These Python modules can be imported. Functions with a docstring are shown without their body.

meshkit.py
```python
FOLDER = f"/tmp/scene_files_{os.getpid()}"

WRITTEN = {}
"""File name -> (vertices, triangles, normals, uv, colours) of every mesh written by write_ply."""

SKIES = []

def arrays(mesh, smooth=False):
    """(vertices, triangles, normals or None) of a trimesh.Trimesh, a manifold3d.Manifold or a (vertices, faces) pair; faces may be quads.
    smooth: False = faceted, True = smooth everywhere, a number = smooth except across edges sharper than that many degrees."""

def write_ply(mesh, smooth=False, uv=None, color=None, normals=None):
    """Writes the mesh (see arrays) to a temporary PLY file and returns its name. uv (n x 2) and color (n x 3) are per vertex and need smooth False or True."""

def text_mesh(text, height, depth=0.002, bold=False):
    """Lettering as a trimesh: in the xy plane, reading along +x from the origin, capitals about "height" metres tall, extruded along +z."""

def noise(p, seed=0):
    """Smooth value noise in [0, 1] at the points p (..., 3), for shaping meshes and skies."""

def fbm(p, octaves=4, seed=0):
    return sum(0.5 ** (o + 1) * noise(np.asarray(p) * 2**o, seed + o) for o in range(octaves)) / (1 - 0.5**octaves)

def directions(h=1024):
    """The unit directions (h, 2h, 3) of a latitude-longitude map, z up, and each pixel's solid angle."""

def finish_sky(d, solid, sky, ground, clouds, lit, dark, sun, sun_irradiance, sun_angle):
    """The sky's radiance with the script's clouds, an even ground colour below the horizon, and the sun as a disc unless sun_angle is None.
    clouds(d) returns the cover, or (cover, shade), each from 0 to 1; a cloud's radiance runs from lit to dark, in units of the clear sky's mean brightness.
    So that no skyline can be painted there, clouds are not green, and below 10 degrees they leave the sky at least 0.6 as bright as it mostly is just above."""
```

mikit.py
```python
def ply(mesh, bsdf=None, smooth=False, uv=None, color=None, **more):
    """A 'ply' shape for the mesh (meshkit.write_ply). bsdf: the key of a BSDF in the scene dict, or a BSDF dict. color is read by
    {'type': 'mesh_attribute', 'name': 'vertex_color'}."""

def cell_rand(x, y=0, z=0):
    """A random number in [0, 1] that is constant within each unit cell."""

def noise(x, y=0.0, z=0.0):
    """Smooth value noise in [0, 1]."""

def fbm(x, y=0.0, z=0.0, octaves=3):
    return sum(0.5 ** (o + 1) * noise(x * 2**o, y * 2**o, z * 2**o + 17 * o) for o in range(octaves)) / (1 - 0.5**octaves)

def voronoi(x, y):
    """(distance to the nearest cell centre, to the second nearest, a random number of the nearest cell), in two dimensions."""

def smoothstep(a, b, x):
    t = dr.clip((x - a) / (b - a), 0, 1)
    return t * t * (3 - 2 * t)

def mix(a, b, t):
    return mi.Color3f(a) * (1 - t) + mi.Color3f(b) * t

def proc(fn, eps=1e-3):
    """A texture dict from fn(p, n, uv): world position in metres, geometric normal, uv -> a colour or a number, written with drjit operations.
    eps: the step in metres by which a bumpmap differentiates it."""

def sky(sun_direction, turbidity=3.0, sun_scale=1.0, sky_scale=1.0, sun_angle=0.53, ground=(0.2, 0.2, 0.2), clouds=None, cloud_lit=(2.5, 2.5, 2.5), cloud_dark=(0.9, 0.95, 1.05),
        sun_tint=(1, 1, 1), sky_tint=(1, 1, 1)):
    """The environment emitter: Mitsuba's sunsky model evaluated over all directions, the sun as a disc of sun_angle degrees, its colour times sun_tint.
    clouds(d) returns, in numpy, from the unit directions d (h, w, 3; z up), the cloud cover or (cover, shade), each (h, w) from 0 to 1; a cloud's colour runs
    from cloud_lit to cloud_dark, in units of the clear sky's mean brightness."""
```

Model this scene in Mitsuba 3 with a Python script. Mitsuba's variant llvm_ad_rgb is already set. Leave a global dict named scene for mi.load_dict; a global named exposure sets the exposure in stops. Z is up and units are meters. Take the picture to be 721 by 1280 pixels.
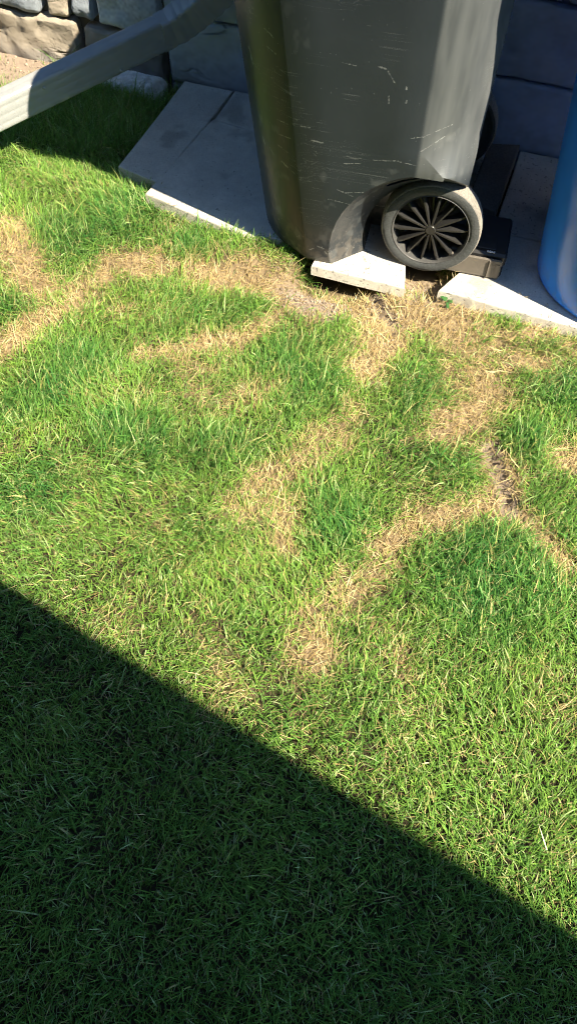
import math
import numpy as np
import trimesh
import shapely
from shapely.geometry import Polygon, LineString, Point
import manifold3d as m3
import drjit as dr
import mitsuba as mi
import mikit
import meshkit
from mikit import proc, noise, fbm, smoothstep, mix

scene, labels = {}, {}
rng = np.random.default_rng(11)

# ------------------------------------------------------------------ camera, sky, exposure
# world: x runs along the house wall to the right, y towards the wall, z up; the camera stands over the origin
CAM_H, PITCH, ROLL, AZ = 1.36, math.radians(56.5), math.radians(2.5), math.radians(16.5)
F = np.array([-math.sin(AZ) * math.cos(PITCH), math.cos(AZ) * math.cos(PITCH), -math.sin(PITCH)])
R0 = np.array([math.cos(AZ), math.sin(AZ), 0.0])
U0 = np.cross(R0, F)
UP = -R0 * math.sin(ROLL) + U0 * math.cos(ROLL)
EYE = np.array([0, 0, CAM_H])
scene['camera'] = {'type': 'perspective', 'fov': 2 * math.degrees(math.atan(360.5 / 967)), 'fov_axis': 'x', 'near_clip': 0.05, 'far_clip': 400.0,
                   'to_world': mi.ScalarTransform4f().look_at(EYE.tolist(), (EYE + F).tolist(), UP.tolist())}
SUN = np.array([0.82, -0.345, 1.0])
scene['sky'] = mikit.sky(SUN.tolist(), turbidity=3, sky_scale=0.72, sky_tint=(0.86, 1.0, 1.20), sun_tint=(0.97, 1.0, 1.0), ground=(0.10, 0.14, 0.06))
exposure = 3.3
SX, SY = SUN[0] / SUN[2], SUN[1] / SUN[2]          # how far a shadow moves per metre of height


# ------------------------------------------------------------------ helpers
def ref(key):
    return {'type': 'ref', 'id': key}


def put(key, mesh, bsdf, smooth=False, **kw):
    n, base = 0, key
    while key in scene:
        n += 1
        key = f'{base}_{n:03d}'
    scene[key] = mikit.ply(mesh, bsdf, smooth, **kw)
    return key


def tag(key, label=None, category=None, group=None, kind=None):
    d = labels.setdefault(key, {})
    for k, v in (('label', label), ('category', category), ('group', group), ('kind', kind)):
        if v:
            d[k] = v


def cat(ms):
    return trimesh.util.concatenate(ms)


def frame(mesh, origin=(0, 0, 0), yaw=0.0, M=None):
    mesh = mesh.copy()
    T = np.eye(4)
    c, s = math.cos(yaw), math.sin(yaw)
    T[:3, :3] = [[c, -s, 0], [s, c, 0], [0, 0, 1]]
    T[:3, 3] = origin
    mesh.apply_transform(T if M is None else M)
    return mesh


def prism(poly, z0, z1, chamfer=0.0):
    """Extruded polygon (list of points or shapely polygon) with an optional chamfered top."""
    p = poly if isinstance(poly, Polygon) else Polygon(poly)
    if chamfer <= 0:
        m = trimesh.creation.extrude_polygon(p, z1 - z0, engine='earcut')
        m.apply_translation([0, 0, z0])
        return m
    q = p.buffer(-chamfer, join_style=2)
    a, b = np.array(p.exterior.coords)[:-1], np.array(q.exterior.coords)[:-1]
    hull = [np.c_[a, np.full(len(a), z0)], np.c_[a, np.full(len(a), z1 - chamfer)], np.c_[b, np.full(len(b), z1)]]
    h = m3.Manifold.hull_points(np.vstack(hull).astype(np.float32))
    return to_tm(h)


def to_tm(man):
    k = man.to_mesh()
    return trimesh.Trimesh(np.array(k.vert_properties[:, :3], float), np.array(k.tri_verts), process=False)


def to_man(tm):
    tm = tm.copy()
    tm.merge_vertices()
    return m3.Manifold(m3.Mesh(np.asarray(tm.vertices, np.float32), np.asarray(tm.faces, np.uint32)))


def box(x0, x1, y0, y1, z0, z1, r=0.0):
    if r <= 0:
        m = trimesh.creation.box((x1 - x0, y1 - y0, z1 - z0))
        m.apply_translation([(x0 + x1) / 2, (y0 + y1) / 2, (z0 + z1) / 2])
        return m
    pts = []
    for d in ((r, 0, 0), (0, r, 0), (0, 0, r)):
        i = np.array([r, r, r]) - d
        for sx in (x0 + i[0], x1 - i[0]):
            for sy in (y0 + i[1], y1 - i[1]):
                for sz in (z0 + i[2], z1 - i[2]):
                    pts.append((sx, sy, sz))
    return to_tm(m3.Manifold.hull_points(np.array(pts, np.float32)))


def loft(rings, cap=True):
    """Rings: list of (n, 3) arrays of equal n, in order; quads between them and fan caps."""
    n = len(rings[0])
    v = np.vstack(rings)
    f = []
    i = np.arange(n)
    j = (i + 1) % n
    for k in range(len(rings) - 1):
        a, b = k * n, (k + 1) * n
        f.append(np.stack([a + i, a + j, b + j], 1))
        f.append(np.stack([a + i, b + j, b + i], 1))
    if cap:
        c0, c1 = len(v), len(v) + 1
        v = np.vstack([v, rings[0].mean(0), rings[-1].mean(0)])
        f.append(np.stack([j, i, np.full(n, c0)], 1))
        f.append(np.stack([(len(rings) - 1) * n + i, (len(rings) - 1) * n + j, np.full(n, c1)], 1))
    return trimesh.Trimesh(v, np.vstack(f), process=False)


def revolve_y(profile, n=64):
    """Lathe about the y axis; profile is a closed list of (radius, y)."""
    p = np.array(profile)
    t = np.linspace(0, 2 * np.pi, n, endpoint=False)
    v = np.stack([np.outer(np.cos(t), p[:, 0]), np.tile(p[:, 1], (n, 1)), np.outer(np.sin(t), p[:, 0])], -1).reshape(-1, 3)
    m = len(p)
    f = []
    for a in range(n):
        b = (a + 1) % n
        for k in range(m):
            l = (k + 1) % m
            f += [(a * m + k, b * m + k, b * m + l), (a * m + k, b * m + l, a * m + l)]
    t = trimesh.Trimesh(v, np.array(f), process=False)
    if t.volume < 0:
        t.invert()
    return t


# ------------------------------------------------------------------ materials
def two(d):
    return {'type': 'twosided', 'bsdf': d}


def principled(color, rough=0.5, spec=0.5, **k):
    c = {'type': 'rgb', 'value': list(color)} if isinstance(color, (tuple, list)) else color
    return two({'type': 'principled', 'base_color': c, 'roughness': rough, 'specular': spec, **k})


def bumped(d, fn, scale, eps=1e-3):
    return two({'type': 'bumpmap', 'arbitrary': proc(fn, eps), 'scale': scale, 'bsdf': d['bsdf'] if d.get('type') == 'twosided' else d})


def concrete_color(p, n, uv):
    a = fbm(p.x * 5, p.y * 5, p.z * 5 + 3, 4)
    b = noise(p.x * 420, p.y * 420, p.z * 420)
    c = fbm(p.x * 38, p.y * 38, p.z * 30, 3)
    base = mix((0.45, 0.435, 0.39), (0.61, 0.595, 0.535), smoothstep(0.25, 0.75, a))
    base = base * (0.86 + 0.26 * b) * (0.84 + 0.30 * c)
    stain = smoothstep(0.62, 0.74, fbm(p.x * 9 + 40, p.y * 9, 2.0, 4))
    base = mi.Color3f(base) * (1 - 0.28 * stain)
    pits = smoothstep(0.80, 0.86, noise(p.x * 170, p.y * 170, p.z * 170 + 9))
    return base * (1 - 0.45 * pits)


def concrete_bump(p, n, uv):
    return 0.6 * noise(p.x * 420, p.y * 420, p.z * 420) + fbm(p.x * 60, p.y * 60, p.z * 60, 3) - 0.9 * smoothstep(0.80, 0.86, noise(p.x * 170, p.y * 170, p.z * 170 + 9))


scene['concrete_material'] = bumped(principled(proc(concrete_color), 0.85, 0.3), concrete_bump, 0.0012)


def dark_stone_color(p, n, uv):
    a = fbm(p.x * 12, p.y * 12, p.z * 12, 4)
    return mix((0.085, 0.08, 0.075), (0.15, 0.14, 0.125), a) * (0.8 + 0.4 * noise(p.x * 300, p.y * 300, p.z * 300))


scene['dark_stone_material'] = bumped(principled(proc(dark_stone_color), 0.85, 0.3), concrete_bump, 0.0012)


def wall_paint_color(p, n, uv):
    a = fbm(p.x * 6 + 3, p.z * 9, p.y * 6, 4)
    b = fbm(p.x * 40, p.z * 55, p.y * 40, 3)
    c = mix((0.33, 0.40, 0.53), (0.46, 0.53, 0.65), smoothstep(0.25, 0.75, a))
    left = smoothstep(-0.75, -1.15, p.x)
    c = c * (1 - left) + mi.Color3f(0.50, 0.55, 0.57) * left * (0.8 + 0.4 * a)
    dirt = smoothstep(0.16, 0.02, p.z + 0.07 * (b - 0.5))
    c = c * (1 - 0.35 * dirt) + mi.Color3f(0.12, 0.10, 0.07) * 0.35 * dirt
    return c * (0.8 + 0.35 * b)


def wall_bump(p, n, uv):
    # coarse trowelled grain with a few level creases
    crack = dr.abs(fbm(p.x * 4.5 + 11, p.z * 22, p.y * 4, 3) - 0.5)
    crease = -1.4 * smoothstep(0.022, 0.0, crack) * smoothstep(0.45, 0.6, noise(p.x * 7, p.z * 12, 4.0))
    return fbm(p.x * 28, p.z * 40, p.y * 28, 4) + 0.25 * noise(p.x * 260, p.z * 260, p.y * 260) + crease


scene['wall_paint_material'] = bumped(principled(proc(wall_paint_color), 0.7, 0.35), wall_bump, 0.006)


def field_stone_color(p, n, uv):
    a = fbm(p.x * 7, p.z * 9, p.y * 7, 4)
    b = fbm(p.x * 50, p.z * 50, p.y * 50, 3)
    c = mix((0.22, 0.20, 0.165), (0.37, 0.335, 0.28), smoothstep(0.25, 0.7, a))
    blue = smoothstep(0.09, 0.02, p.z + 0.06 * (a - 0.5))
    c = c * (1 - 0.5 * blue) + mi.Color3f(0.23, 0.235, 0.25) * 0.5 * blue
    return c * (0.72 + 0.5 * b)


scene['field_stone_material'] = bumped(principled(proc(field_stone_color), 0.85, 0.3), wall_bump, 0.007)
scene['pale_stone_material'] = bumped(principled(proc(lambda p, n, uv: mix((0.42, 0.45, 0.46), (0.68, 0.69, 0.67), smoothstep(0.3, 0.7, fbm(p.x * 9, p.z * 13, p.y * 9, 4))) * (0.75 + 0.4 * noise(p.x * 120, p.y * 120, p.z * 120))), 0.85, 0.3), wall_bump, 0.006)
scene['slate_blue_material'] = bumped(principled(proc(lambda p, n, uv: mix((0.17, 0.205, 0.25), (0.26, 0.305, 0.36), fbm(p.x * 9, p.z * 13, p.y * 9, 4))), 0.7, 0.35), wall_bump, 0.005)
scene['mortar_material'] = principled((0.13, 0.125, 0.115), 0.95, 0.2)
scene['mortar_paint_material'] = principled((0.17, 0.20, 0.27), 0.9, 0.2)
scene['stucco_material'] = bumped(principled((0.42, 0.42, 0.40), 0.9, 0.2), lambda p, n, uv: fbm(p.x * 90, p.y * 90, p.z * 90, 3), 0.003)
scene['siding_material'] = principled((0.16, 0.13, 0.10), 0.8, 0.3)
scene['roof_material'] = principled((0.10, 0.095, 0.09), 0.9, 0.2)
scene['soffit_material'] = principled((0.55, 0.55, 0.53), 0.7, 0.3)

# ------------------------------------------------------------------ ground: soil with dry trails worn through the turf (ground positions in metres)
TRAILS = [([(-1.291, 1.469), (-1.201, 1.396), (-1.114, 1.326), (-1.031, 1.266)], 0.049), ([(-1.004, 1.207), (-1.044, 1.118), (-1.059, 1.069)], 0.027),
          ([(-1.023, 1.2), (-0.977, 1.327), (-0.933, 1.451), (-0.849, 1.471), (-0.751, 1.483), (-0.621, 1.528)], 0.040),
          ([(-0.66, 1.50), (-0.519, 1.535), (-0.429, 1.500), (-0.337, 1.53)], 0.056), ([(-0.481, 1.405), (-0.552, 1.306), (-0.63, 1.237), (-0.723, 1.186)], 0.025),
          ([(-0.314, 1.535), (-0.232, 1.49), (-0.191, 1.414), (-0.22, 1.312)], 0.046), ([(-0.193, 1.573), (-0.06, 1.543), (0.039, 1.468), (0.046, 1.331), (0.015, 1.203)], 0.072),
          ([(0.067, 1.421), (0.165, 1.48)], 0.048), ([(0.095, 1.17), (0.165, 1.101), (0.16, 1.01), (0.064, 0.972), (-0.014, 0.902), (-0.037, 0.837)], 0.032),
          ([(-0.033, 0.808), (-0.098, 0.714), (-0.127, 0.634), (-0.11, 0.567)], 0.034), ([(0.193, 1.022), (0.287, 0.951), (0.34, 0.92), (0.45, 0.90)], 0.025),
          ([(0.249, 1.201), (0.307, 1.193), (0.42, 1.21)], 0.031), ([(-0.161, 1.68), (-0.115, 1.661)], 0.060), ([(0.142, 1.555), (0.30, 1.545)], 0.024)]
FADED = [([(-0.20, 1.16), (-0.25, 1.05), (-0.302, 0.93), (-0.34, 0.84)], 0.045), ([(-0.25, 0.86), (-0.245, 0.78)], 0.03), ([(-0.48, 1.12), (-0.40, 1.167)], 0.035), ([(-0.62, 1.19), (-0.55, 1.12)], 0.03)]
THIN = [ ([(-0.9, 1.308), (-0.743, 1.303)], 0.04),
        ([(-0.496, 1.058), (-0.585, 1.13)], 0.035), ([(-0.714, 0.811), (-0.651, 0.723)], 0.03), ([(-0.62, 1.06), (-0.80, 1.02)], 0.03), ([(-0.35, 0.55), (-0.20, 0.45)], 0.03),
        ([(-0.1, 1.30), (-0.16, 1.20)], 0.04), ([(0.05, 0.62), (0.10, 0.50)], 0.03), ([(-1.0, 0.9), (-0.9, 0.8)], 0.03), ([(-0.5, 0.75), (-0.42, 0.66)], 0.03)]
CRACKS = [([(-0.259, 1.564), (-0.221, 1.509), (-0.183, 1.477)], 0.012), ([(0.116, 1.178), (0.162, 1.077), (0.194, 1.012)], 0.012)]
TUFTS = [(-0.354, 1.241, 0.134), (0.226, 1.396, 0.087), (0.188, 0.856, 0.179), (-0.723, 1.357, 0.122), (-0.155, 0.877, 0.101), (0.037, 1.102, 0.089), (0.198, 1.207, 0.073),
         (-0.77, 1.521, 0.106), (-0.074, 1.261, 0.094), (-1.093, 1.507, 0.108), (-1.089, 1.238, 0.08), (-1.0, 1.62, 0.12), (-0.55, 1.40, 0.10), (0.02, 1.50, 0.05), (0.19, 1.53, 0.06), (-0.86, 1.04, 0.11), (-0.64, 0.92, 0.12), (-0.78, 0.76, 0.10), (-0.96, 0.90, 0.10), (-0.46, 0.96, 0.08), (-0.45, 0.72, 0.10)]


def seg_dist(q, pts):
    d = np.full(len(q), 9.0)
    for a, b in zip(np.array(pts[:-1]), np.array(pts[1:])):
        t = np.clip(((q - a) @ (b - a)) / ((b - a) @ (b - a)), 0, 1)
        d = np.minimum(d, np.linalg.norm(q - a - t[:, None] * (b - a), axis=1))
    return d


def fb(q, s, seed=0, octaves=3):
    return meshkit.fbm(np.c_[q * s, np.full(len(q), seed * 7.3)], octaves, seed)


def ss(a, b, x):
    t = np.clip((x - a) / (b - a), 0, 1)
    return t * t * (3 - 2 * t)


def dryness(q):
    """0 green turf .. 1 dead trail."""
    w = np.zeros(len(q))
    wob = (fb(q, 14, 1) - 0.5) * 0.085 + (fb(q, 55, 2) - 0.5) * 0.05
    for pts, r in TRAILS:
        w = np.maximum(w, ss(1.75 * r + 0.018, 0.10 * r, seg_dist(q, pts) + wob))
    for pts, r in FADED:
        w = np.maximum(w, 0.72 * ss(1.9 * r + 0.01, 0.1 * r, seg_dist(q, pts) + wob))
    for pts, r in THIN:
        w = np.maximum(w, 0.30 * ss(1.9 * r + 0.01, 0.1 * r, seg_dist(q, pts) + wob))
    return np.clip(w * np.clip(0.30 + 1.35 * fb(q, 26, 13), 0, 1.1) * np.clip(0.15 + 1.75 * fb(q, 11, 15), 0, 1) + 0.25 * ss(0.55, 0.75, fb(q, 6, 3)), 0, 1)


def bareness(q):
    w = ss(0.085, 0.02, seg_dist(q, [(-0.43, 1.50), (-0.36, 1.49)]) + (fb(q, 30, 4) - 0.5) * 0.06)
    w = np.maximum(w, 0.985 * ss(0.30, 0.20, seg_dist(q, [(-2.2, 2.30), (-1.72, 2.27)]) + (fb(q, 20, 14) - 0.5) * 0.1))
    w = np.maximum(w, 0.8 * ss(0.075, 0.02, seg_dist(q, [(-0.16, 1.66), (-0.15, 1.60)]) + (fb(q, 30, 4) - 0.5) * 0.06))
    for pts, r in CRACKS:
        w = np.maximum(w, ss(2.2 * r, 0.7 * r, seg_dist(q, pts) + (fb(q, 40, 5) - 0.5) * 0.03))
    return w


def lushness(q):
    w = np.zeros(len(q))
    for x, y, r in TUFTS:
        w = np.maximum(w, ss(1.25 * r, 0.4 * r, np.hypot(q[:, 0] - x, q[:, 1] - y) + (fb(q, 14, 6) - 0.5) * 0.09))
    return w


def soil(q):
    z = (fb(q, 6, 8) - 0.5) * 0.022 + (fb(q, 40, 9) - 0.5) * 0.008
    z += 0.018 * ss(-0.55, -0.75, q[:, 0]) * ss(1.35, 1.65, q[:, 1])          # turf stands almost level with the slabs on the left
    z -= 0.034 * ss(0.085, 0.02, seg_dist(q, [(-0.42, 1.575), (-0.33, 1.585)]))   # washed out under the short paver
    z -= 0.02 * ss(0.08, 0.02, seg_dist(q, [(-0.15, 1.75), (-0.15, 1.64)]))
    for pts, r in CRACKS:
        z -= 0.016 * ss(1.6 * r, 0.3 * r, seg_dist(q, pts) + (fb(q, 40, 5) - 0.5) * 0.02)
    z += 0.034 * ss(0.10, 0.03, seg_dist(q, [(-0.64, 1.60), (-0.53, 1.60)]))
    z += 0.014 * ss(1.47, 1.56, q[:, 1]) * ss(1.66, 1.60, q[:, 1]) * ss(-0.30, -0.22, q[:, 0])
    z -= 0.03 * ss(1.70, 1.9, q[:, 1]) * ss(-1.2, -1.1, q[:, 0])
    return z + 0.0


xs = np.concatenate([[-300, -60, -15, -5, -3.2], np.arange(-2.4, 1.4001, 0.012), [2.0, 3, 5, 15, 60, 300]])
ys = np.concatenate([[-300, -60, -15, -5, -2.2, -1.2], np.arange(-0.6, 2.5001, 0.012), [3.2, 5, 15, 60, 300]])
gx, gy = np.meshgrid(xs, ys)
q = np.c_[gx.ravel(), gy.ravel()]
inside = (np.abs(q[:, 0] + 0.5) < 2.0) & (np.abs(q[:, 1] - 0.95) < 1.6)
gz = np.full(len(q), -0.01)
gz[inside] = soil(q[inside])
nx, ny = len(xs), len(ys)
ii = (np.arange(ny - 1)[:, None] * nx + np.arange(nx - 1)).ravel()
gf = np.vstack([np.stack([ii, ii + 1, ii + nx + 1], 1), np.stack([ii, ii + nx + 1, ii + nx], 1)])
dcol = dryness(q)
bare = bareness(q)
soil_c = np.array([0.028, 0.025, 0.015])[None] * (1 - dcol[:, None]) + np.array([0.23, 0.18, 0.11])[None] * dcol[:, None]
soil_c = soil_c * (1 - bare[:, None]) + np.array([0.25, 0.205, 0.165])[None] * bare[:, None]
far = (~inside)
soil_c[far] = (0.07, 0.10, 0.035)
crk = np.zeros(len(q))
for pts, r in CRACKS:
    crk = np.maximum(crk, ss(1.5 * r, 0.4 * r, seg_dist(q, pts)))
soil_c *= (1 - 0.35 * crk)[:, None]
soil_c *= (0.75 + 0.5 * fb(q, 70, 12))[:, None]
scene['soil_material'] = bumped(principled({'type': 'mesh_attribute', 'name': 'vertex_color'}, 0.95, 0.1),
                                lambda p, n, uv: fbm(p.x * 130, p.y * 130, 0.0, 3), 0.006)
put('ground', trimesh.Trimesh(np.c_[q, gz], gf, process=False), 'soil_material', True, color=soil_c)
tag('ground', 'brown soil and dead thatch showing through the patchy lawn', 'ground', kind='structure')

# ------------------------------------------------------------------ paving slabs
TOP = 0.045
SLABS = [
    ('A', [(-1.088, 1.80), (-0.953, 1.768), (-0.930, 2.10), (-0.927, 2.300), (-1.092, 2.302)], TOP, 'narrow concrete slab at the left end of the paving beside the shaded grass'),
    ('B', [(-0.960, 1.705), (-0.656, 1.630), (-0.492, 1.650), (-0.440, 2.065), (-0.924, 2.118)], TOP + 0.004, 'concrete slab with sunlit front edge left of the black wheeled bin'),
    ('B2', [(-0.921, 2.124), (-0.441, 2.071), (-0.43, 2.302), (-0.921, 2.302)], TOP, 'concrete slab against the blue wall behind the left front slab'),
    ('C', [(-0.435, 1.575), (-0.186, 1.578), (-0.210, 1.690), (-0.245, 1.88), (-0.433, 1.86)], TOP, 'short paver sticking out left of the bin wheel over washed out soil'),
    ('D', [(-0.104, 1.602), (0.345, 1.578), (0.365, 1.886), (-0.055, 1.886), (-0.063, 1.705)], TOP, 'concrete paver with sunlit front edge between bin wheel and blue bin'),
    ('E', [(-0.016, 1.893), (0.367, 1.893), (0.372, 2.302), (-0.006, 2.302)], TOP - 0.003, 'shaded paver against the wall left of the blue bin'),
    ('D2', [(0.352, 1.577), (0.80, 1.55), (0.82, 1.886), (0.372, 1.886)], TOP, 'concrete paver under the blue bin at the right end'),
    ('H', [(-0.427, 1.895), (-0.024, 1.893), (-0.016, 2.302), (-0.424, 2.302)], TOP - 0.004, 'paver behind the black bin under the raised dark stone'),
]
slab_area = shapely.union_all([Polygon(s[1]).buffer(0.004) for s in SLABS])


def slab_mesh(pts, z1, thick=0.040, ch=0.004):
    p = Polygon(pts)
    pr = np.array(p.exterior.coords)
    # break the outline up so that the edge can wander a little, as on a cast paver
    d = LineString(pr).segmentize(0.03)
    e = np.array(d.coords)[:-1]
    w = (fb(e, 25, 21, 2) - 0.5) * 0.004
    c = np.array(p.centroid.coords[0])
    r = np.linalg.norm(e - c, axis=1, keepdims=True)
    e = c + (e - c) * (1 + w[:, None] / r)
    ins = lambda k: c + (e - c) * (1 - k / r)
    Z = lambda a, zz: np.c_[a, zz + (fb(a, 30, 22, 2) - 0.5) * 0.0025]
    rings = [np.c_[e, np.full(len(e), z1 - thick)], Z(e, z1 - ch * 1.3), Z(ins(ch * 0.5), z1 - ch * 0.4), Z(ins(ch * 1.6), z1)]
    m = loft(rings)
    if m.volume < 0:
        m.invert()
    return m


for nm, pts, z1, lab in SLABS:
    m = slab_mesh(pts, z1, 0.030 if nm == 'C' else 0.040)
    if nm == 'C':      # the washed out paver tips a little
        v = m.vertices
        v[:, 2] += -0.05 * (v[:, 0] + 0.2) * 0.35
    if nm == 'B':      # a score line across the slab
        pass
    k = put('paving_slab', m, 'concrete_material', 30)
    tag(k, lab, 'paving slab')
k = put('stone_block', slab_mesh([(-0.104, 1.905), (-0.022, 1.885), (-0.012, 2.228), (-0.098, 2.205)], 0.103, 0.06, 0.005), 'dark_stone_material', 30)
tag(k, 'raised dark stone block lying on the paving behind the bin wheel', 'stone block')

# ------------------------------------------------------------------ house wall: painted blocks on the right, rough stones on the left, plaster above
WY = 2.315


def rock(x0, x1, y0, y1, z0, z1, seed, amp=0.008, rnd=0.012, res=0.03):
    """A block with a rough, slightly pillowed front."""
    m = box(x0, x1, y0, y1, z0, z1, rnd)
    man = to_man(m).refine_to_length(res)
    m = to_tm(man)
    v = m.vertices
    n = meshkit.fbm(np.c_[v[:, 0] * 14, v[:, 2] * 18, v[:, 1] * 14] + seed * 3.1, 3, seed) - 0.5
    front = ss((y0 + y1) / 2, y0, v[:, 1])
    v[:, 1] -= front * n * amp * 2
    v[:, 0] += (meshkit.fbm(v * 16 + seed, 2, seed + 5) - 0.5) * amp
    v[:, 2] += (meshkit.fbm(v * 16 + 9 + seed, 2, seed + 6) - 0.5) * amp
    return m


put('house_wall__core', cat([box(-1.155, 2.2, WY + 0.02, WY + 0.22, -0.3, 0.845)]), 'mortar_paint_material')
put('house_wall__core', cat([box(-2.7, -1.157, WY + 0.03, WY + 0.22, -0.3, 0.845)]), 'mortar_material')
put('house_wall__plaster', box(-2.72, 2.22, WY - 0.008, WY + 0.25, 0.847, 3.02), 'stucco_material')
seed = 0
for c, (z0, z1, off) in enumerate([(-0.16, 0.022, 0.02), (0.028, 0.226, -0.25), (0.234, 0.43, -0.20), (0.438, 0.634, -0.42), (0.642, 0.84, -0.2)]):
    x = off - 0.42 * 3
    xx = [k for k in np.arange(off - 0.42 * 4, 2.3, 0.42) if k > -1.10]
    xx = [-1.15] + [k for k in xx if k > -1.0] + ([2.2] if xx[-1] < 2.1 else [])
    for a, b in zip(xx[:-1], xx[1:]):
        seed += 1
        if b - a > 0.05:
            put('house_wall__block', rock(a + 0.004, b - 0.004, WY - 0.005, WY + 0.1, z0, z1, seed, 0.010, 0.009, 0.025), 'wall_paint_material', 40)
LEFT = [(-2.70, -2.22, -0.12, 0.150, 'field_stone_material'), (-2.20, -1.80, -0.10, 0.150, 'field_stone_material'), (-1.793, -1.462, -0.09, 0.153, 'field_stone_material'),
        (-1.435, -1.165, -0.09, 0.150, 'field_stone_material'),
        (-2.70, -2.05, 0.165, 0.36, 'slate_blue_material'), (-2.03, -1.575, 0.165, 0.39, 'slate_blue_material'), (-1.552, -1.478, 0.158, 0.30, 'field_stone_material'),
        (-1.462, -1.385, 0.170, 0.38, 'slate_blue_material'), (-1.365, -1.165, 0.168, 0.36, 'pale_stone_material'),
        (-2.70, -2.3, 0.38, 0.60, 'field_stone_material'), (-2.28, -1.9, 0.41, 0.62, 'pale_stone_material'), (-1.88, -1.50, 0.41, 0.61, 'slate_blue_material'), (-1.48, -1.165, 0.40, 0.62, 'field_stone_material'),
        (-2.70, -2.1, 0.63, 0.84, 'slate_blue_material'), (-2.08, -1.6, 0.64, 0.84, 'field_stone_material'), (-1.58, -1.165, 0.64, 0.84, 'pale_stone_material')]
for a, b, z0, z1, mt in LEFT:
    seed += 1
    put('house_wall__stone', rock(a, b, WY - 0.012 - 0.012 * rng.random(), WY + 0.12, z0, z1, seed, 0.018, 0.010, 0.014), mt, 40)
tag('house_wall', 'shaded house wall of slate blue painted blocks with rough beige stones at its left end', 'wall')
k = put('footing_stone', rock(-1.44, -1.14, 2.175, 2.295, -0.06, 0.055, 77, 0.018, 0.02, 0.02), 'pale_stone_material', 40)
tag(k, 'pale weathered stone in the grass under the downspout', 'stone')

# eave of the house: deep enough to keep the wall itself in the shade
RZ = 2.70


def lift(x, y, z=RZ, z0=TOP):
    """Point at height z whose shadow falls on the ground point."""
    return (x + SX * (z - z0), y + SY * (z - z0))


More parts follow.
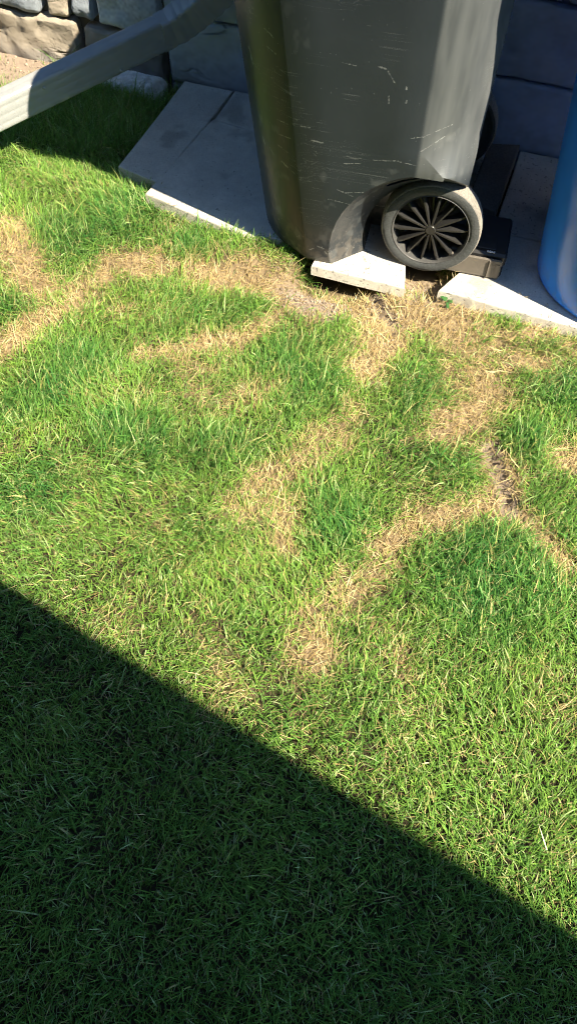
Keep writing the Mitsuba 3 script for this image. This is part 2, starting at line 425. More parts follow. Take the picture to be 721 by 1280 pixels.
put('house_roof__soffit', box(-2.8, 4.6, 1.53, WY + 0.4, RZ, RZ + 0.02), 'soffit_material')
put('house_roof__fascia', box(-2.8, 4.6, 1.505, 1.527, RZ - 0.06, RZ + 0.14), 'soffit_material')
put('house_roof__covering', frame(box(-2.82, 4.62, 0, 1.3, 0, 0.03), M=np.array([[1, 0, 0, 0], [0, 0.92, -0.39, 1.485], [0, 0.39, 0.92, RZ + 0.15], [0, 0, 0, 1]])), 'roof_material')
tag('house_roof', 'plain roof edge with white soffit above the bins', 'roof')
# unseen house added behind the camera, shaped to shade the near lawn
NZ = 2.05
sh = lambda x: 0.497 + (x + 0.727) * (0.240 - 0.497) / (0.424 + 0.727)
a0, a1 = lift(-7, sh(-7), NZ, 0.03), lift(5.5, sh(5.5), NZ, 0.03)
put('added_shade_house__roof', prism([a0, a1, (a1[0] - 0.9, a1[1] - 3.8), (a0[0] - 0.9, a0[1] - 3.8)], NZ, NZ + 0.12), 'roof_material')
dv = np.array(a1) - np.array(a0)
nv = np.array([dv[1], -dv[0]]) / np.linalg.norm(dv)
w0, w1 = np.array(a0) + nv * 0.5 + dv * 0.02, np.array(a1) + nv * 0.5 - dv * 0.02
put('added_shade_house__wall', prism([tuple(w0), tuple(w1), tuple(w1 + nv * 1.9), tuple(w0 + nv * 1.9)], -0.1, NZ - 0.003), 'siding_material')
tag('added_shade_house', 'unseen plain house added behind the camera with a wide eave to shade the near lawn', 'house')

# ------------------------------------------------------------------ downspout
P0, P1, P2 = np.array([-1.78, 1.22, 0.085]), np.array([-1.033, 2.235, 0.262]), np.array([-0.955, 2.262, 0.305])


def rect_tube(path, w, h, r=0.009, up=(0, 0, 1), ripple=None, ribs=False):
    """Hollow-looking rectangular pipe swept along a path; w across, h upwards."""
    path = np.array(path)
    q_ = shapely.box(-w / 2 + r, -h / 2 + r, w / 2 - r, h / 2 - r).buffer(r, 3)
    if ribs:      # shallow grooves rolled along the broad faces
        for g in (-0.021, 0.0, 0.021):
            for sgn in (-1, 1):
                q_ = q_.difference(Polygon([(sgn * w / 2 * 1.002, g - 0.005), (sgn * w / 2 * 1.002, g + 0.005), (sgn * (w / 2 - 0.0009), g + 0.0022), (sgn * (w / 2 - 0.0009), g - 0.0022)]))
        for sgn in (-1, 1):
            q_ = q_.difference(Polygon([(-0.005, sgn * h / 2 * 1.002), (0.005, sgn * h / 2 * 1.002), (0.0022, sgn * (h / 2 - 0.0009)), (-0.0022, sgn * (h / 2 - 0.0009))]))
    c = np.array(shapely.geometry.polygon.orient(q_).exterior.coords)[:-1]
    rings = []
    for i, p in enumerate(path):
        t = path[min(i + 1, len(path) - 1)] - path[max(i - 1, 0)]
        t /= np.linalg.norm(t)
        s = np.cross(t, up)
        s /= np.linalg.norm(s)
        u = np.cross(s, t)
        k = 1 + (ripple[i] if ripple is not None else 0)
        rings.append(p + k * (c[:, :1] * s + c[:, 1:] * u))
    m = loft(rings)
    if m.volume < 0:
        m.invert()
    return m


def spout_color(p, n, uv):
    a = fbm(p.x * 30, p.y * 30, p.z * 30, 3)
    return mix((0.27, 0.295, 0.31), (0.34, 0.365, 0.375), a)


scene['spout_material'] = principled(proc(spout_color), 0.32, 0.5)
d01 = (P1 - P0) / np.linalg.norm(P1 - P0)
put('downspout__extension', rect_tube([P0, P0 + d01 * 0.3, P1 - d01 * 0.08], 0.058, 0.083, ribs=True), 'spout_material', 31)
# shallow ribs pressed along the faces of the extension
side = np.cross(d01, [0, 0, 1])
side /= np.linalg.norm(side)
upv = np.cross(side, d01)
N = 96
tt = np.linspace(0, 1, N)
bez = lambda A, B, C, D, t: (1 - t)[:, None] ** 3 * A + 3 * ((1 - t) ** 2 * t)[:, None] * B + 3 * ((1 - t) * t ** 2)[:, None] * C + (t ** 3)[:, None] * D
E0, E3 = P1 - d01 * 0.10, np.array([-0.865, 2.272, 0.46])
path = bez(E0, E0 + d01 * 0.09, E3 - np.array([0.05, 0.01, 0.11]), E3, tt)
rip = 0.05 + 0.055 * np.abs(np.sin(np.arange(N) * np.pi / 8)) * (np.arange(N) > 16) - 0.03 * ((np.arange(N) > 11) & (np.arange(N) < 15))
put('downspout__elbow', rect_tube(path, 0.060, 0.083, up=(0.0, -0.3, 1), ripple=rip), 'spout_material', 30)
put('downspout__riser', rect_tube([E3 - [0, 0, 0.02], E3 + [0, 0, 0.6], [E3[0], E3[1], RZ - 0.005]], 0.062, 0.083, up=(0, -1, 0)), 'spout_material', 30)
screw = trimesh.creation.icosphere(2, 0.0045)
for s, o, h in ((0.62, -0.031, 0.02), (0.93, -0.031, 0.03), (0.80, -0.031, -0.03)):
    m = screw.copy()
    m.apply_translation(P0 + d01 * s * np.linalg.norm(P1 - P0) - side * o + upv * h)
    put('downspout__screw', m, 'spout_material', True)
tag('downspout', 'grey metal downspout with ribbed elbow sloping from the house wall onto the lawn', 'downspout')

# ------------------------------------------------------------------ wheeled bins
YAW = math.radians(5.5)
BIN0 = np.array([-0.161, 1.664, 0.0])
cy_, sy_ = math.cos(YAW), math.sin(YAW)
# scuffs on the near face, as strokes (u0, z0, u1, z1, halfwidth) in the face's own coordinates
SCUFFS = [(-0.452, 0.536, -0.443, 0.505, .0032), (-0.405, 0.60, -0.385, 0.592, .002), (-0.40, 0.565, -0.38, 0.56, .0015), (-0.425, 0.336, -0.418, 0.318, .0022), (-0.405, 0.322, -0.393, 0.310, .0022),
          (-0.37, 0.306, -0.352, 0.300, .0024), (-0.38, 0.41, -0.35, 0.414, .0014), (-0.375, 0.375, -0.345, 0.382, .0016), (-0.38, 0.345, -0.35, 0.34, .0012), (-0.32, 0.42, -0.30, 0.42, .0022),
          (-0.295, 0.39, -0.27, 0.388, .0028), (-0.22, 0.345, -0.18, 0.352, .0012), (-0.155, 0.365, -0.10, 0.372, .0016), (-0.11, 0.372, -0.06, 0.368, .0012), (-0.145, 0.565, -0.13, 0.545, .002),
          (-0.15, 0.57, -0.165, 0.572, .0018), (-0.138, 0.515, -0.136, 0.50, .0018), (-0.105, 0.54, -0.104, 0.535, .0024), (-0.10, 0.512, -0.101, 0.506, .0024), (-0.24, 0.57, -0.21, 0.568, .0012),
          (-0.23, 0.275, -0.19, 0.262, .0016), (-0.21, 0.27, -0.17, 0.278, .0014), (-0.25, 0.245, -0.20, 0.24, .001), (-0.06, 0.40, -0.01, 0.43, .0014),
          (-0.08, 0.43, 0.0, 0.455, .0012), (-0.27, 0.10, -0.255, 0.095, .003), (-0.29, 0.085, -0.28, 0.09, .0028), (-0.25, 0.085, -0.245, 0.08, .003), (-0.31, 0.12, -0.308, 0.117, .0025)]


def cart_color_fn(base, scuff, o, yaw, strokes, wear=1.0):
    c_, s_ = math.cos(yaw), math.sin(yaw)

    def fn(p, n, uv):
        x, y = p.x - o[0], p.y - o[1]
        u, v = x * c_ + y * s_, -x * s_ + y * c_
        z = p.z
        dust = fbm(u * 7, z * 5, v * 7, 4)
        col = mix([b * 0.85 for b in base], [b * 1.25 + 0.006 for b in base], dust)
        # fine scratches, mostly level
        sc = dr.abs(noise(u * 9 + 3 * noise(u * 11, z * 9, 2.0), z * 260, v * 9) - 0.5)
        sm = smoothstep(0.56, 0.72, noise(u * 14, z * 16, v * 14 + 5))
        w = 0.22 * smoothstep(0.016, 0.0, sc) * sm
        w = w + 0.12 * smoothstep(0.60, 0.78, fbm(u * 34, z * 26, v * 30 + 8, 3)) * smoothstep(0.5, 0.68, noise(u * 6 + 2, z * 7, v * 6))
        speck = smoothstep(0.93, 0.965, noise(u * 190, z * 190, v * 190)) * (0.25 + 0.75 * smoothstep(0.2, 0.05, z))
        w = dr.maximum(w, 0.55 * speck)
        near = smoothstep(0.10, 0.06, v)
        for (u0, z0, u1, z1, hw) in strokes:
            du, dz = u1 - u0, z1 - z0
            t = dr.clip(((u - u0) * du + (z - z0) * dz) / (du * du + dz * dz), 0, 1)
            d = dr.sqrt(dr.square(u - u0 - t * du) + dr.square(z - z0 - t * dz)) + 0.0022 * (noise(u * 300, z * 300, 1.0) - 0.5)
            w = dr.maximum(w, 0.42 * near * smoothstep(hw * 0.9, hw * 0.1, d) * (0.35 + 0.9 * noise(u * 120, z * 120, 4.0)))
        # handle-side corner: brushed wear, lightened further to paint its sunlit patch
        rub_and_sun = smoothstep(-0.062, -0.05, u) * smoothstep(0.29, 0.36, z) * near
        w = w + 0.26 * rub_and_sun * (0.35 + 0.9 * fbm(u * 60, z * 9, 3.0, 3))
        splash = smoothstep(0.17, 0.05, z + 0.10 * (fbm(u * 16, z * 16, v * 16, 3) - 0.5)) * smoothstep(0.40, 0.62, fbm(u * 55, z * 55, v * 55, 3))
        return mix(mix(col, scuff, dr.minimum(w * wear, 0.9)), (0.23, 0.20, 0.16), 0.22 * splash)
    return fn


def cart_rough(p, n, uv):
    return 0.25 + 0.20 * fbm(p.x * 16, p.y * 16, p.z * 13, 3)


def cart_bump(p, n, uv):
    return 0.5 * fbm(p.x * 240, p.y * 240, p.z * 240, 2) + 1.2 * fbm(p.x * 9, p.y * 9, p.z * 7, 2)


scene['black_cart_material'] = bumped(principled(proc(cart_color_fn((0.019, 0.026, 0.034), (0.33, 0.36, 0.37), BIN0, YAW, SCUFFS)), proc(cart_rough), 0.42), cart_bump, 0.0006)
scene['black_plastic_material'] = principled((0.022, 0.023, 0.025), 0.42, 0.5)
BLUE0 = np.array([0.566, 1.636, 0.0])
scene['blue_cart_material'] = bumped(principled(proc(cart_color_fn((0.028, 0.20, 0.80), (0.35, 0.42, 0.6), BLUE0, 0.0, [], 0.25)), 0.22, 0.5), cart_bump, 0.0005)
scene['tyre_material'] = bumped(principled(proc(lambda p, n, uv: mix((0.042, 0.049, 0.053), (0.082, 0.091, 0.096), fbm(p.x * 22, p.y * 22, p.z * 22, 4)) * (0.75 + 0.5 * noise(p.x * 300, p.y * 300, p.z * 300))), 0.75, 0.3),
                                lambda p, n, uv: fbm(p.x * 180, p.y * 180, p.z * 180, 3), 0.0012)
scene['sun_painted_barrel_material'] = principled(proc(lambda p, n, uv: mix((0.05, 0.053, 0.055), (0.095, 0.098, 0.098), fbm(p.x * 40, p.y * 40, p.z * 40, 3))), 0.4, 0.5)  # rim plastic in a lighter grey, painting the sun on the barrel
scene['tread_material'] = bumped(principled(proc(lambda p, n, uv: mix((0.15, 0.145, 0.135), (0.27, 0.26, 0.24), fbm(p.x * 22, p.y * 22, p.z * 22, 4)) * (0.75 + 0.5 * noise(p.x * 300, p.y * 300, p.z * 300))), 0.8, 0.25),
                                 lambda p, n, uv: fbm(p.x * 180, p.y * 180, p.z * 180, 3), 0.0012)
scene['rim_material'] = principled(proc(lambda p, n, uv: mix((0.014, 0.015, 0.016), (0.034, 0.035, 0.036), fbm(p.x * 40, p.y * 40, p.z * 40, 3))), 0.33, 0.5)
scene['axle_material'] = {'type': 'twosided', 'bsdf': {'type': 'roughconductor', 'material': 'Cr', 'alpha': 0.3}}


FACET = math.radians(33)


def corner(u, v, su, sv, r, n):
    """Corner of the plan, walked from the near/far flat round to the side flat; r = (crease, facet length) gives the creased facet of the near corners."""
    if isinstance(r, tuple):
        CREASE, f = r
        rr = (CREASE - f * math.cos(FACET)) / (1 - math.sin(FACET))
        pts = [(CREASE, 0.0)]
        for a in np.linspace(FACET, math.pi / 2, n - 1):
            pts.append((CREASE - f * math.cos(FACET) - rr * (math.sin(a) - math.sin(FACET)), f * math.sin(FACET) + rr * (math.cos(FACET) - math.cos(a))))
    else:
        pts = [(r * (1 - math.sin(a)), r * (1 - math.cos(a))) for a in np.linspace(0, math.pi / 2, n)]
    return [(u + su * p, v + sv * k) for p, k in pts]


def rr_ring(uL, uR, v0, v1, rads, z, n=11):
    """Rounded plan, corners near-left, near-right, far-right, far-left, counter-clockwise."""
    a, b, c, d = rads
    runs = [corner(uL, v0, 1, 1, a, n)[::-1], corner(uR, v0, -1, 1, b, n), corner(uR, v1, -1, -1, c, n)[::-1], corner(uL, v1, 1, -1, d, n)]
    out = []
    for k, run in enumerate(runs):
        out += run
        p, q_ = np.array(run[-1]), np.array(runs[(k + 1) % 4][0])
        out += [tuple(p + (q_ - p) * t) for t in (0.25, 0.5, 0.75)]
    return np.array([(x, y, z) for x, y in out])


NL, NR = (0.155, 0.070), (0.122, 0.078)
ZB, ZT = 0.045, 0.94


LEAN = [0.045]


def cart_dims(z):
    t = (z - ZB) / 0.6
    return (-0.450 - 0.068 * t, 0.066 + 0.004 * t, -0.044 - LEAN[0] * t, 0.50 + 0.03 * t)


def cart_body(arches=True, scale_u=1.0):
    rings = []
    for z, ins in (*[(ZB + 0.014 * (1 - math.cos(t)), 0.012 * (1 - math.sin(t))) for t in np.radians([0, 15, 30, 45, 60, 75, 90])], (ZB + 0.06, 0.0), *[(h, 0.0) for h in (0.18, 0.27, 0.345, 0.40, 0.45, 0.5, 0.6, 0.7, 0.8, ZT)]):
        a, b, c, d = cart_dims(z)
        rings.append(rr_ring(a + ins, b - ins, c + ins, d - ins, (NL, (0.062, 0.008) if z < 0.36 else NR, 0.05, 0.10), z))
    m = loft(rings)
    if m.volume < 0:
        m.invert()
    man = to_man(m)
    # open top: hollow it out
    inner = []
    for z in (ZB + 0.02, 0.34, 0.395, 0.6, ZT + 0.05):
        a, b, c, d = cart_dims(z)
        inner.append(rr_ring(a + 0.006, b - 0.006, c + 0.006, d - 0.006, (NL, (0.062, 0.008) if z < 0.36 else NR, 0.045, 0.095), z))
    mi_ = loft(inner)
    if mi_.volume < 0:
        mi_.invert()
    if arches:
        t = np.linspace(0, 2 * np.pi, 48, endpoint=False)

        def disc(cu, cz, a, b, v):
            return np.c_[cu + a * np.cos(t), np.full(48, v), cz + b * np.sin(t)]

        def arch(side):
            # side +1: near face at v about 0; -1: far face
            V = (lambda v: v) if side > 0 else (lambda v: 0.515 - v)
            cone = m3.Manifold.hull_points(np.vstack([disc(0.004, 0.080, 0.262, 0.268, V(-0.066)), disc(0.004, 0.090, 0.172, 0.188, V(0.030)),
                                                      disc(0.2, 0.080, 0.262, 0.235, V(-0.066)), disc(0.2, 0.09, 0.172, 0.180, V(0.030))]).astype(np.float32))
            well = m3.Manifold.hull_points(np.vstack([disc(0.002, 0.10, 0.170, 0.176, V(0.015)), disc(0.002, 0.10, 0.170, 0.176, V(0.15)),
                                                      disc(0.25, 0.10, 0.170, 0.17, V(0.015)), disc(0.25, 0.10, 0.170, 0.17, V(0.15))]).astype(np.float32))
            return cone + well
        # the shell is kept thick round the wells by hollowing before cutting, with a liner inside
        solid = man
        for s in (1, -1):
            cut = arch(s)
            solid = solid - cut
        hollow = to_man(mi_)
        for s in (1, -1):
            hollow = hollow - box_man(-0.27, 0.3, -0.1 if s > 0 else 0.33, 0.175 if s > 0 else 0.65, -0.1, 0.42)
        solid = solid - hollow
        # pressed slot high in the near arch
        slot = m3.Manifold.hull_points(np.vstack([trimesh.creation.icosphere(2, 0.011).vertices * [1, 1.8, 1] + c for c in ((-0.115, -0.020, 0.290), (-0.070, -0.028, 0.312), (-0.012, -0.030, 0.318))]).astype(np.float32))
        solid = solid - slot
        return to_tm(solid)
    return to_tm(man - to_man(mi_))


def box_man(x0, x1, y0, y1, z0, z1):
    return m3.Manifold.cube((x1 - x0, y1 - y0, z1 - z0)).translate((x0, y0, z0))


def bevel_mesh(man_or_tm):
    return man_or_tm


def cart_rim():
    a, b, c, d = cart_dims(ZT - 0.03)
    o = Polygon(rr_ring(a, b, c, d, (NL, NR, 0.06, 0.11), 0)[:, :2])
    m = o.buffer(0.022).difference(o.buffer(-0.004))
    return prism(m, ZT - 0.032, ZT + 0.008)


def cart_lid():
    a, b, c, d = cart_dims(ZT)
    rings = []
    for z, e in ((ZT - 0.016, 0.030), (ZT + 0.012, 0.032), (ZT + 0.026, 0.018), (ZT + 0.045, -0.03), (ZT + 0.06, -0.10)):
        rings.append(rr_ring(a - e, b + e * 0.6, c - e, d + e, (0.14, 0.06, 0.06, 0.14), z))
    inner = rr_ring(a - 0.026, b + 0.02, c - 0.026, d + 0.026, (0.13, 0.05, 0.05, 0.13), ZT - 0.016)
    top = rr_ring(a, b, c, d, (0.12, 0.05, 0.05, 0.12), ZT + 0.0105)
    m = loft([top, inner] + rings)
    if m.volume < 0:
        m.invert()
    return m


def tube(p0, p1, r, n=16):
    return trimesh.creation.cylinder(r, segment=[p0, p1], sections=n)


WR, WC, WW = 0.1236, np.array([0.0, 0.0, 0.160]), 0.064
tyre_prof = [(0.0955, 0.004), (0.101, 0.0005), (0.112, 0.0), (0.1185, 0.003), (0.1185, WW - 0.003), (0.112, WW), (0.0955, WW - 0.004)]
tread_prof = [(0.1178, 0.0031), (0.1205, 0.0046), (WR - 0.001, 0.010), (WR, 0.018), (WR, WW - 0.018), (WR - 0.001, WW - 0.010), (0.1205, WW - 0.0046), (0.1178, WW - 0.0031)]
tyre_m, tread_m = revolve_y(tyre_prof, 96), revolve_y(tread_prof, 96)
rim_m = revolve_y([(0.0965, 0.003), (0.0965, WW - 0.003), (0.085, WW - 0.003), (0.084, WW - 0.008), (0.0905, WW - 0.012), (0.0915, 0.006), (0.0945, 0.0015)], 96)
hub_m = cat([revolve_y([(0.0005, 0.004), (0.011, 0.004), (0.0135, 0.007), (0.0155, 0.02), (0.0165, 0.048), (0.0005, 0.048)], 32)])


def spoke(angle, y0h, y1h, y0r, y1r, th=0.0030, r0=0.011, r1=0.0918):
    """A fin: thin across, deep along the axle; y*h at the hub, y*r at the rim."""
    pts = []
    rm = r0 + (r1 - r0) * 0.80
    for r, ya, yb, w in ((r0, y0h, y1h, th * 1.2), (rm, y0r, y1r, th * 1.25), (r1, y0r + 0.004, y0r + 0.010, th * 0.8)):
        for y, k in ((ya, 0.55), (yb, 1.5)):
            for s in (-1, 1):
                pts.append((r, y, s * w * k))
    m = to_tm(m3.Manifold.hull_points(np.array(pts, np.float32)))
    c, s = math.cos(angle), math.sin(angle)
    m.apply_transform(np.array([[c, 0, -s, 0], [0, 1, 0, 0], [s, 0, c, 0], [0, 0, 0, 1]]))
    return m


NS = 14
SP = [(spoke(2 * np.pi * (i + 0.28) / NS, 0.006, 0.020, 0.005, 0.030)) for i in range(NS)]
SP2 = [(spoke(2 * np.pi * (i + 0.72) / NS, 0.030, 0.046, 0.034, 0.050, 0.003)) for i in range(NS)]


def cart_wheel(holder, key, origin, yaw, v, flip, fine=True):
    k0 = f'{holder}__{key}'
    n = 0
    while k0 in PARTS_OF:
        n += 1
        k0 = f'{holder}__{key}_{n:03d}'
    PARTS_OF.add(k0)

    def go(m):
        m = m.copy()
        if flip:
            m.apply_transform(np.diag([1, -1, 1, 1]))
            m.invert()
        m.apply_translation(WC + np.array([0, v, 0]))
        return frame(m, origin, yaw)
    put(k0 + '__tyre', go(tyre_m), 'tyre_material', 35)
    put(k0 + '__tread', go(tread_m), 'tread_material', 35)
    put(k0 + '__rim', go(rim_m), 'sun_painted_barrel_material', 35)
    put(k0 + '__hub', go(hub_m), 'rim_material', 35)
    for m in SP + SP2:
        put(k0 + '__spoke', go(m), 'rim_material')


PARTS_OF = set()


def make_cart(key, origin, yaw, body_mat, label, category):
    # body with wells
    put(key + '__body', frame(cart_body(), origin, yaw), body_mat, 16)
    put(key + '__rim', frame(cart_rim(), origin, yaw), body_mat)
    put(key + '__lid', frame(cart_lid(), origin, yaw), body_mat, 40)
    put(key + '__axle', frame(tube((0, 0.03, 0.16), (0, 0.485, 0.16), 0.009), origin, yaw), 'axle_material', 30)
    a, b, c, d = cart_dims(ZT)
    h = cat([tube((b + 0.07, c + 0.10, ZT - 0.02), (b + 0.07, d - 0.10, ZT - 0.02), 0.014)] + [tube((b + 0.005, y, ZT - 0.06), (b + 0.07, y, ZT - 0.02), 0.013) for y in (c + 0.10, d - 0.10)])
    put(key + '__handle', frame(h, origin, yaw), body_mat, 30)
    cart_wheel(key, 'wheel', origin, yaw, 0.0, False)
    cart_wheel(key, 'wheel', origin, yaw, 0.53, True)
    tag(key, label, category)


make_cart('wheeled_bin', BIN0, YAW, 'black_cart_material', 'scuffed black wheeled rubbish bin standing on the slabs with its spoked wheel showing', 'bin')
LEAN[0] = 0.004
make_cart('recycling_bin', BLUE0, 0.0, 'blue_cart_material', 'blue plastic recycling bin cut off at the right edge beside the wall', 'bin')

# ------------------------------------------------------------------ bait station between the bins
BX, BYAW = np.array([-0.020, 1.690, TOP]), math.radians(4)


def bx(*a, r=0.0):
    return frame(box(*a, r), BX, BYAW)


scene['sun_painted_plastic_material'] = principled(proc(lambda p, n, uv: mix((0.10, 0.092, 0.082), (0.17, 0.155, 0.135), fbm(p.x * 30, p.y * 30, p.z * 30, 3))), 0.6, 0.4)  # black front given a lighter tone that paints the sunlight on it
put('bait_box__tray', bx(-0.085, 0.055, 0.004, 0.165, 0.002, 0.030, r=0.004), 'black_plastic_material')
put('bait_box__front_panel', cat([bx(-0.085, 0.050, -0.004, 0.0035, 0.002, 0.058, r=0.003), bx(0.018, 0.021, -0.009, -0.0042, 0.004, 0.056, r=0.001), bx(0.036, 0.045, -0.0055, -0.0042, 0.012, 0.046)]), 'sun_painted_plastic_material')
put('bait_box__lid', bx(-0.088, 0.058, 0.006, 0.168, 0.031, 0.068, r=0.006), 'black_plastic_material')
put('bait_box__lid_insert', bx(-0.03, 0.028, 0.02, 0.075, 0.0685, 0.0715, r=0.001), 'rim_material')
put('bait_box__label', bx(0.006, 0.026, 0.009, 0.015, 0.0685, 0.0697), 'pale_print_material')
scene['pale_print_material'] = principled((0.6, 0.62, 0.64), 0.5, 0.4)
tag('bait_box', 'low black plastic box with sunlight painted into its grey front on the slab behind the bin wheel', 'box')

# ------------------------------------------------------------------ grass
KEEP_OUT = [Polygon(frame(trimesh.Trimesh([[-0.37, 0.02, 0], [0.05, 0.02, 0], [0.05, 0.5, 0], [-0.37, 0.5, 0]], [[0, 1, 2], [0, 2, 3]], process=False), BIN0, YAW).vertices[:, :2])]
no_go = shapely.union_all([slab_area] + KEEP_OUT + [shapely.box(-1.44, 2.18, -1.14, 2.3)])


def blades(q, h, w, lean, curl, col, twist=0.5, nseg=3, tip=0.0):
    """Curved tapering blades: roots q (N,2), height h, width w, lean (horizontal reach / length), curl."""
    N_ = len(q)
    z0 = soil(q) - 0.003
    ph = 4 * np.pi * fb(q, 4.0, 51, 2) + rng.normal(0, 1.25, N_)          # neighbouring blades lean alike
    d = np.stack([np.cos(ph), np.sin(ph), np.zeros(N_)], 1)
    tw = ph + np.pi / 2 + rng.normal(0, twist, N_)
    s = np.stack([np.cos(tw), np.sin(tw), rng.normal(0, 0.25, N_)], 1)
    s /= np.linalg.norm(s, axis=1, keepdims=True)
    root = np.c_[q, z0]
    ts = np.linspace(0, 1, nseg + 1)
    V = []
    for t in ts:
        a = lean + curl * t
        pos = root + d * (h * t * np.sin(a))[:, None]
        pos[:, 2] += h * t * np.cos(np.minimum(a, 1.52))
        ww = w * (1 - 0.12 * t) * (1 - t ** 3 * (1 - tip))
        if t < 1 or tip > 0:
            V += [pos - s * ww[:, None] / 2, pos + s * ww[:, None] / 2]
        else:
            V += [pos]
    k = len(V)
    V = np.stack(V, 1)
    f = []
    for i in range(nseg):
        a = 2 * i
        if a + 3 < k:
            f += [(a, a + 1, a + 3), (a, a + 3, a + 2)]
        else:
            f += [(a, a + 1, a + 2)]
    F_ = (np.arange(N_) * k)[:, None, None] + np.array(f)[None]
    C = np.repeat(col[:, None, :], k, 1).copy()
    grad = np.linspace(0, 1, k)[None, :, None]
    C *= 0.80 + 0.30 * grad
    return V.reshape(-1, 3), F_.reshape(-1, 3), np.clip(C.reshape(-1, 3), 0, 0.95)


def scatter(n, x0, x1, y0, y1):
    q = np.c_[rng.uniform(x0, x1, n), rng.uniform(y0, y1, n)]
    return q[~shapely.contains_xy(no_go, q[:, 0], q[:, 1])]


def lerp(a, b, t):
    return np.asarray(a)[None] * (1 - t[:, None]) + np.asarray(b)[None] * t[:, None]


def join(parts):
    v, f, c, o = [], [], [], 0
    for a, b, d in parts:
        v.append(a), f.append(b + o), c.append(d)
        o += len(a)
    return np.vstack(v), np.vstack(f), np.vstack(c)


# green turf
q = np.vstack([scatter(420000, -1.95, 0.62, -0.35, 2.30), scatter(42000, -2.4, 1.3, -0.6, 2.35)])
q = q[(q[:, 1] < 1.95) | (q[:, 0] < -1.05)]
dry, bar, lush = dryness(q), bareness(q), lushness(q)
near_wall = ss(1.78, 1.95, q[:, 1]) * ss(-1.0, -1.12, q[:, 0])
near_wall = np.maximum(near_wall, 0.28 * ss(0.035, 0.0, shapely.distance(slab_area, shapely.points(q))) * (q[:, 0] < -0.55))
dens = (1 - 0.95 * ss(0.16, 0.95, dry)) * (1 - 0.99 * bar) * (0.76 + 0.30 * fb(q, 22, 31) + 0.30 * lush)
dens *= 1 - 0.75 * ss(-1.48, -1.62, q[:, 0]) * ss(2.08, 2.2, q[:, 1])          # bare earth by the stones
keep = rng.random(len(q)) < dens
q, dry, lush, near_wall = q[keep], dry[keep], lush[keep], near_wall[keep]
n = len(q)
front = ss(0.95, 0.45, q[:, 1])
h = (0.0255 - 0.003 * front + 0.010 * fb(q, 9, 32) + 0.018 * lush * (1 - 0.5 * front) + 0.030 * near_wall) * np.exp(rng.normal(0, 0.24, n)) * (1 - 0.35 * dry)
w = rng.uniform(0.0012, 0.0026, n) * (1 + 0.15 * lush)
broad = rng.random(n) < 0.05
w[broad] *= 1.7
lean = np.abs(rng.normal(0.26, 0.26, n)) * (1 - 0.35 * near_wall)
curl = np.abs(rng.normal(0.55, 0.40, n))
hue = np.clip(0.5 * fb(q, 7, 33) + 0.5 * rng.random(n) - 0.28 * lush + 0.42 * dry + 0.25 * (fb(q, 3, 34) - 0.45), 0, 1)
col = lerp((0.058, 0.205, 0.052), (0.290, 0.470, 0.085), hue)
yel = rng.random(n) < 0.09 + 0.35 * dry
col[yel] = lerp((0.33, 0.38, 0.11), (0.52, 0.46, 0.22), rng.random(yel.sum()))
pale_ = rng.random(n) < 0.10  # pale blades paint whitish glints into the turf
col[pale_] = lerp((0.34, 0.50, 0.20), (0.50, 0.62, 0.30), rng.random(pale_.sum()))
col *= np.exp(rng.normal(0, 0.20, n))[:, None]
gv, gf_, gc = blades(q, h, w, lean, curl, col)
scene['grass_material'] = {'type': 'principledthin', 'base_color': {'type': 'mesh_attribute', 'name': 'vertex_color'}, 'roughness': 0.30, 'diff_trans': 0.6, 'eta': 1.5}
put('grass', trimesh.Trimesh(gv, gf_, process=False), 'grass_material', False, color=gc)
tag('grass', 'short green lawn grass, patchy and sunlit above, deep in shade below', 'grass', kind='stuff')

# dead straw: dense and matted in the trails, a thin litter everywhere
q = np.vstack([scatter(230000, -1.9, 0.60, 0.3, 1.8), scatter(60000, -2.3, 1.2, -0.5, 2.3)])
q = q[(q[:, 1] < 1.95) | (q[:, 0] < -1.05)]
dry, bar = dryness(q), bareness(q)
keep = rng.random(len(q)) < (0.055 + 0.50 * ss(0.1, 0.6, dry) + 0.15 * ss(0.5, 0.7, fb(q, 12, 41))) * (1 - 0.80 * bar)
q, dry = q[keep], dry[keep]
n = len(q)
h = (0.020 + 0.016 * rng.random(n)) * np.exp(rng.normal(0, 0.25, n))
flat = rng.random(n) < 0.55
lean = np.where(flat, rng.uniform(1.05, 1.45, n), np.abs(rng.normal(0.5, 0.3, n)))
curl = np.where(flat, rng.normal(0.0, 0.25, n), np.abs(rng.normal(0.7, 0.4, n)))
col = lerp((0.34, 0.25, 0.11), (0.80, 0.67, 0.38), rng.random(n) ** 0.9) * np.exp(rng.normal(0, 0.22, n))[:, None]
pale = fb(q, 8, 42)
col *= (0.78 + 0.42 * pale)[:, None]
sv, sf, sc = blades(q, h, rng.uniform(0.0010, 0.0023, n), lean, curl, col, twist=0.9, nseg=2)
sv[:, 2] += np.repeat(rng.uniform(0.0, 0.010, n) * flat, len(sv) // n)
lq = np.c_[rng.uniform(-0.96, 0.34, 900), rng.uniform(1.56, 1.80, 900)]
lq = lq[shapely.contains_xy(slab_area, lq[:, 0], lq[:, 1]) & ~shapely.contains_xy(KEEP_OUT[0], lq[:, 0], lq[:, 1])]
lq = lq[rng.random(len(lq)) < 0.75 * np.exp(-shapely.distance(shapely.boundary(slab_area), shapely.points(lq)) / 0.02)]
lv, lf, lc = blades(lq, rng.uniform(0.008, 0.024, len(lq)), rng.uniform(0.0009, 0.0018, len(lq)), np.full(len(lq), 1.5), rng.normal(0, 0.05, len(lq)),
                    lerp((0.36, 0.27, 0.14), (0.75, 0.64, 0.4), rng.random(len(lq))), twist=0.3, nseg=2)
lv[:, 2] += np.repeat(TOP + 0.008 - soil(lq), len(lv) // len(lq))
sv, sf, sc = join([(sv, sf, sc), (lv, lf, lc)])
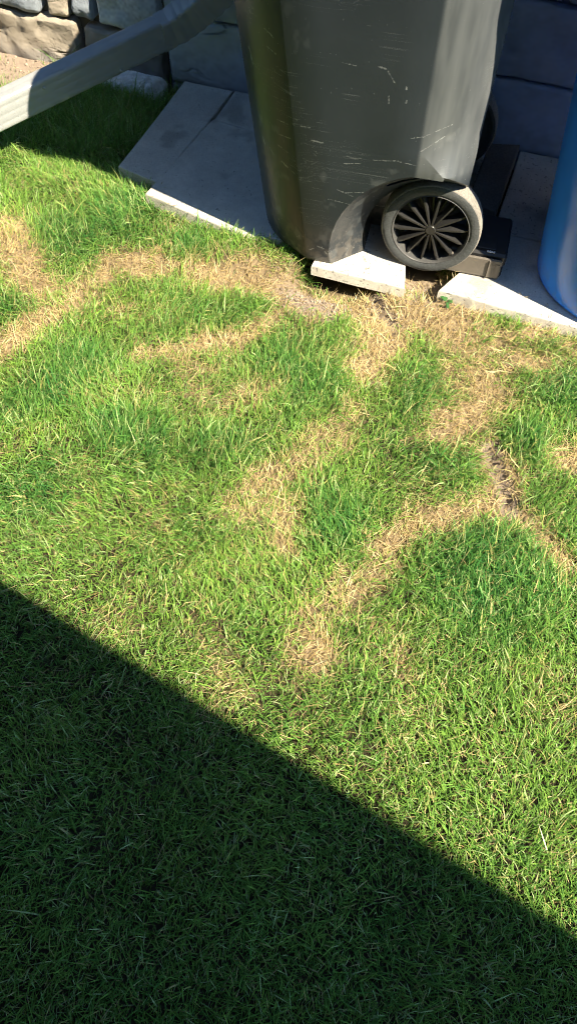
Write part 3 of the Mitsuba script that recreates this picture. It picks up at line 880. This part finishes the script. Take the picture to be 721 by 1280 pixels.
put('dry_grass', trimesh.Trimesh(sv, sf, process=False), 'grass_material', False, color=sc)
tag('dry_grass', 'matted straw coloured dead grass in worn trails across the lawn', 'dead grass', kind='stuff')

# crumbs of soil and small pebbles on the bare patch by the bin
q = np.vstack([np.c_[rng.normal(-0.40, 0.075, 420), rng.normal(1.495, 0.035, 420)], np.c_[rng.normal(-0.15, 0.04, 160), rng.normal(1.62, 0.035, 160)],
               np.c_[rng.uniform(-1.75, -1.45, 160), rng.uniform(2.16, 2.29, 160)], np.c_[rng.normal(-0.21, 0.05, 130), rng.normal(1.5, 0.05, 130)]])
q = q[~shapely.contains_xy(slab_area, q[:, 0], q[:, 1])]
ico = trimesh.creation.icosphere(1, 1.0)
V, Fc, C = [], [], []
zq = soil(q)
for i, (p, z) in enumerate(zip(q, zq)):
    s = min(0.0042, 0.0012 * math.exp(abs(rng.normal(0, 0.7))))
    v = ico.vertices * s * rng.uniform(0.6, 1.3, 3) * (1 + 0.25 * rng.normal(size=(len(ico.vertices), 1)) * 0.6)
    V.append(v + [p[0], p[1], z + s * 0.3])
    Fc.append(ico.faces + i * len(ico.vertices))
    C.append(np.tile(np.array([0.27, 0.225, 0.18]) * rng.uniform(0.6, 1.5), (len(v), 1)))
put('soil_crumbs', trimesh.Trimesh(np.vstack(V), np.vstack(Fc), process=False), 'soil_material', True, color=np.vstack(C))
tag('soil_crumbs', 'loose soil crumbs and grit on the bare patch in front of the black bin', 'soil', kind='stuff')


# a small broad-leaved weed at the edge of the right paver
leaves = []
for k in range(9):
    a, L, tilt = rng.uniform(0, 2 * np.pi), rng.uniform(0.010, 0.019), rng.uniform(0.15, 0.8)
    t = np.linspace(0, 1, 6)
    wd = 0.30 * L * np.sin(np.pi * np.clip(t * 0.95 + 0.04, 0, 1)) ** 0.8
    r_ = 0.006 + L * t
    z = 0.022 + 0.012 * rng.random() + L * (tilt * t - 0.5 * t * t)
    c_, s_ = math.cos(a), math.sin(a)
    lft = np.c_[r_ * c_ - wd * s_, r_ * s_ + wd * c_, z + 0.2 * wd]
    rgt = np.c_[r_ * c_ + wd * s_, r_ * s_ - wd * c_, z + 0.2 * wd]
    mid = np.c_[r_ * c_, r_ * s_, z]
    v = np.vstack([lft, mid, rgt])
    f = []
    for o in (0, 6):
        for i in range(5):
            f += [(o + i, o + i + 1, o + i + 7), (o + i, o + i + 7, o + i + 6)]
    leaves.append((v, np.array(f)))
scene['weed_material'] = {'type': 'principledthin', 'base_color': {'type': 'rgb', 'value': [0.07, 0.19, 0.06]}, 'roughness': 0.4, 'diff_trans': 0.6, 'eta': 1.4}
base = np.array([-0.075, 1.585, 0.0])
for v, f in leaves:
    put('weed__leaf', trimesh.Trimesh(v + base, f, process=False), 'weed_material', True)
st = cat([tube(base + [0, 0, -0.005], base + [0.002 * math.cos(k), 0.002 * math.sin(k), 0.026], 0.0008, 6) for k in range(3)])
put('weed__stem', st, 'weed_material')
tag('weed', 'small broad leaved weed at the front corner of the right paver', 'weed')
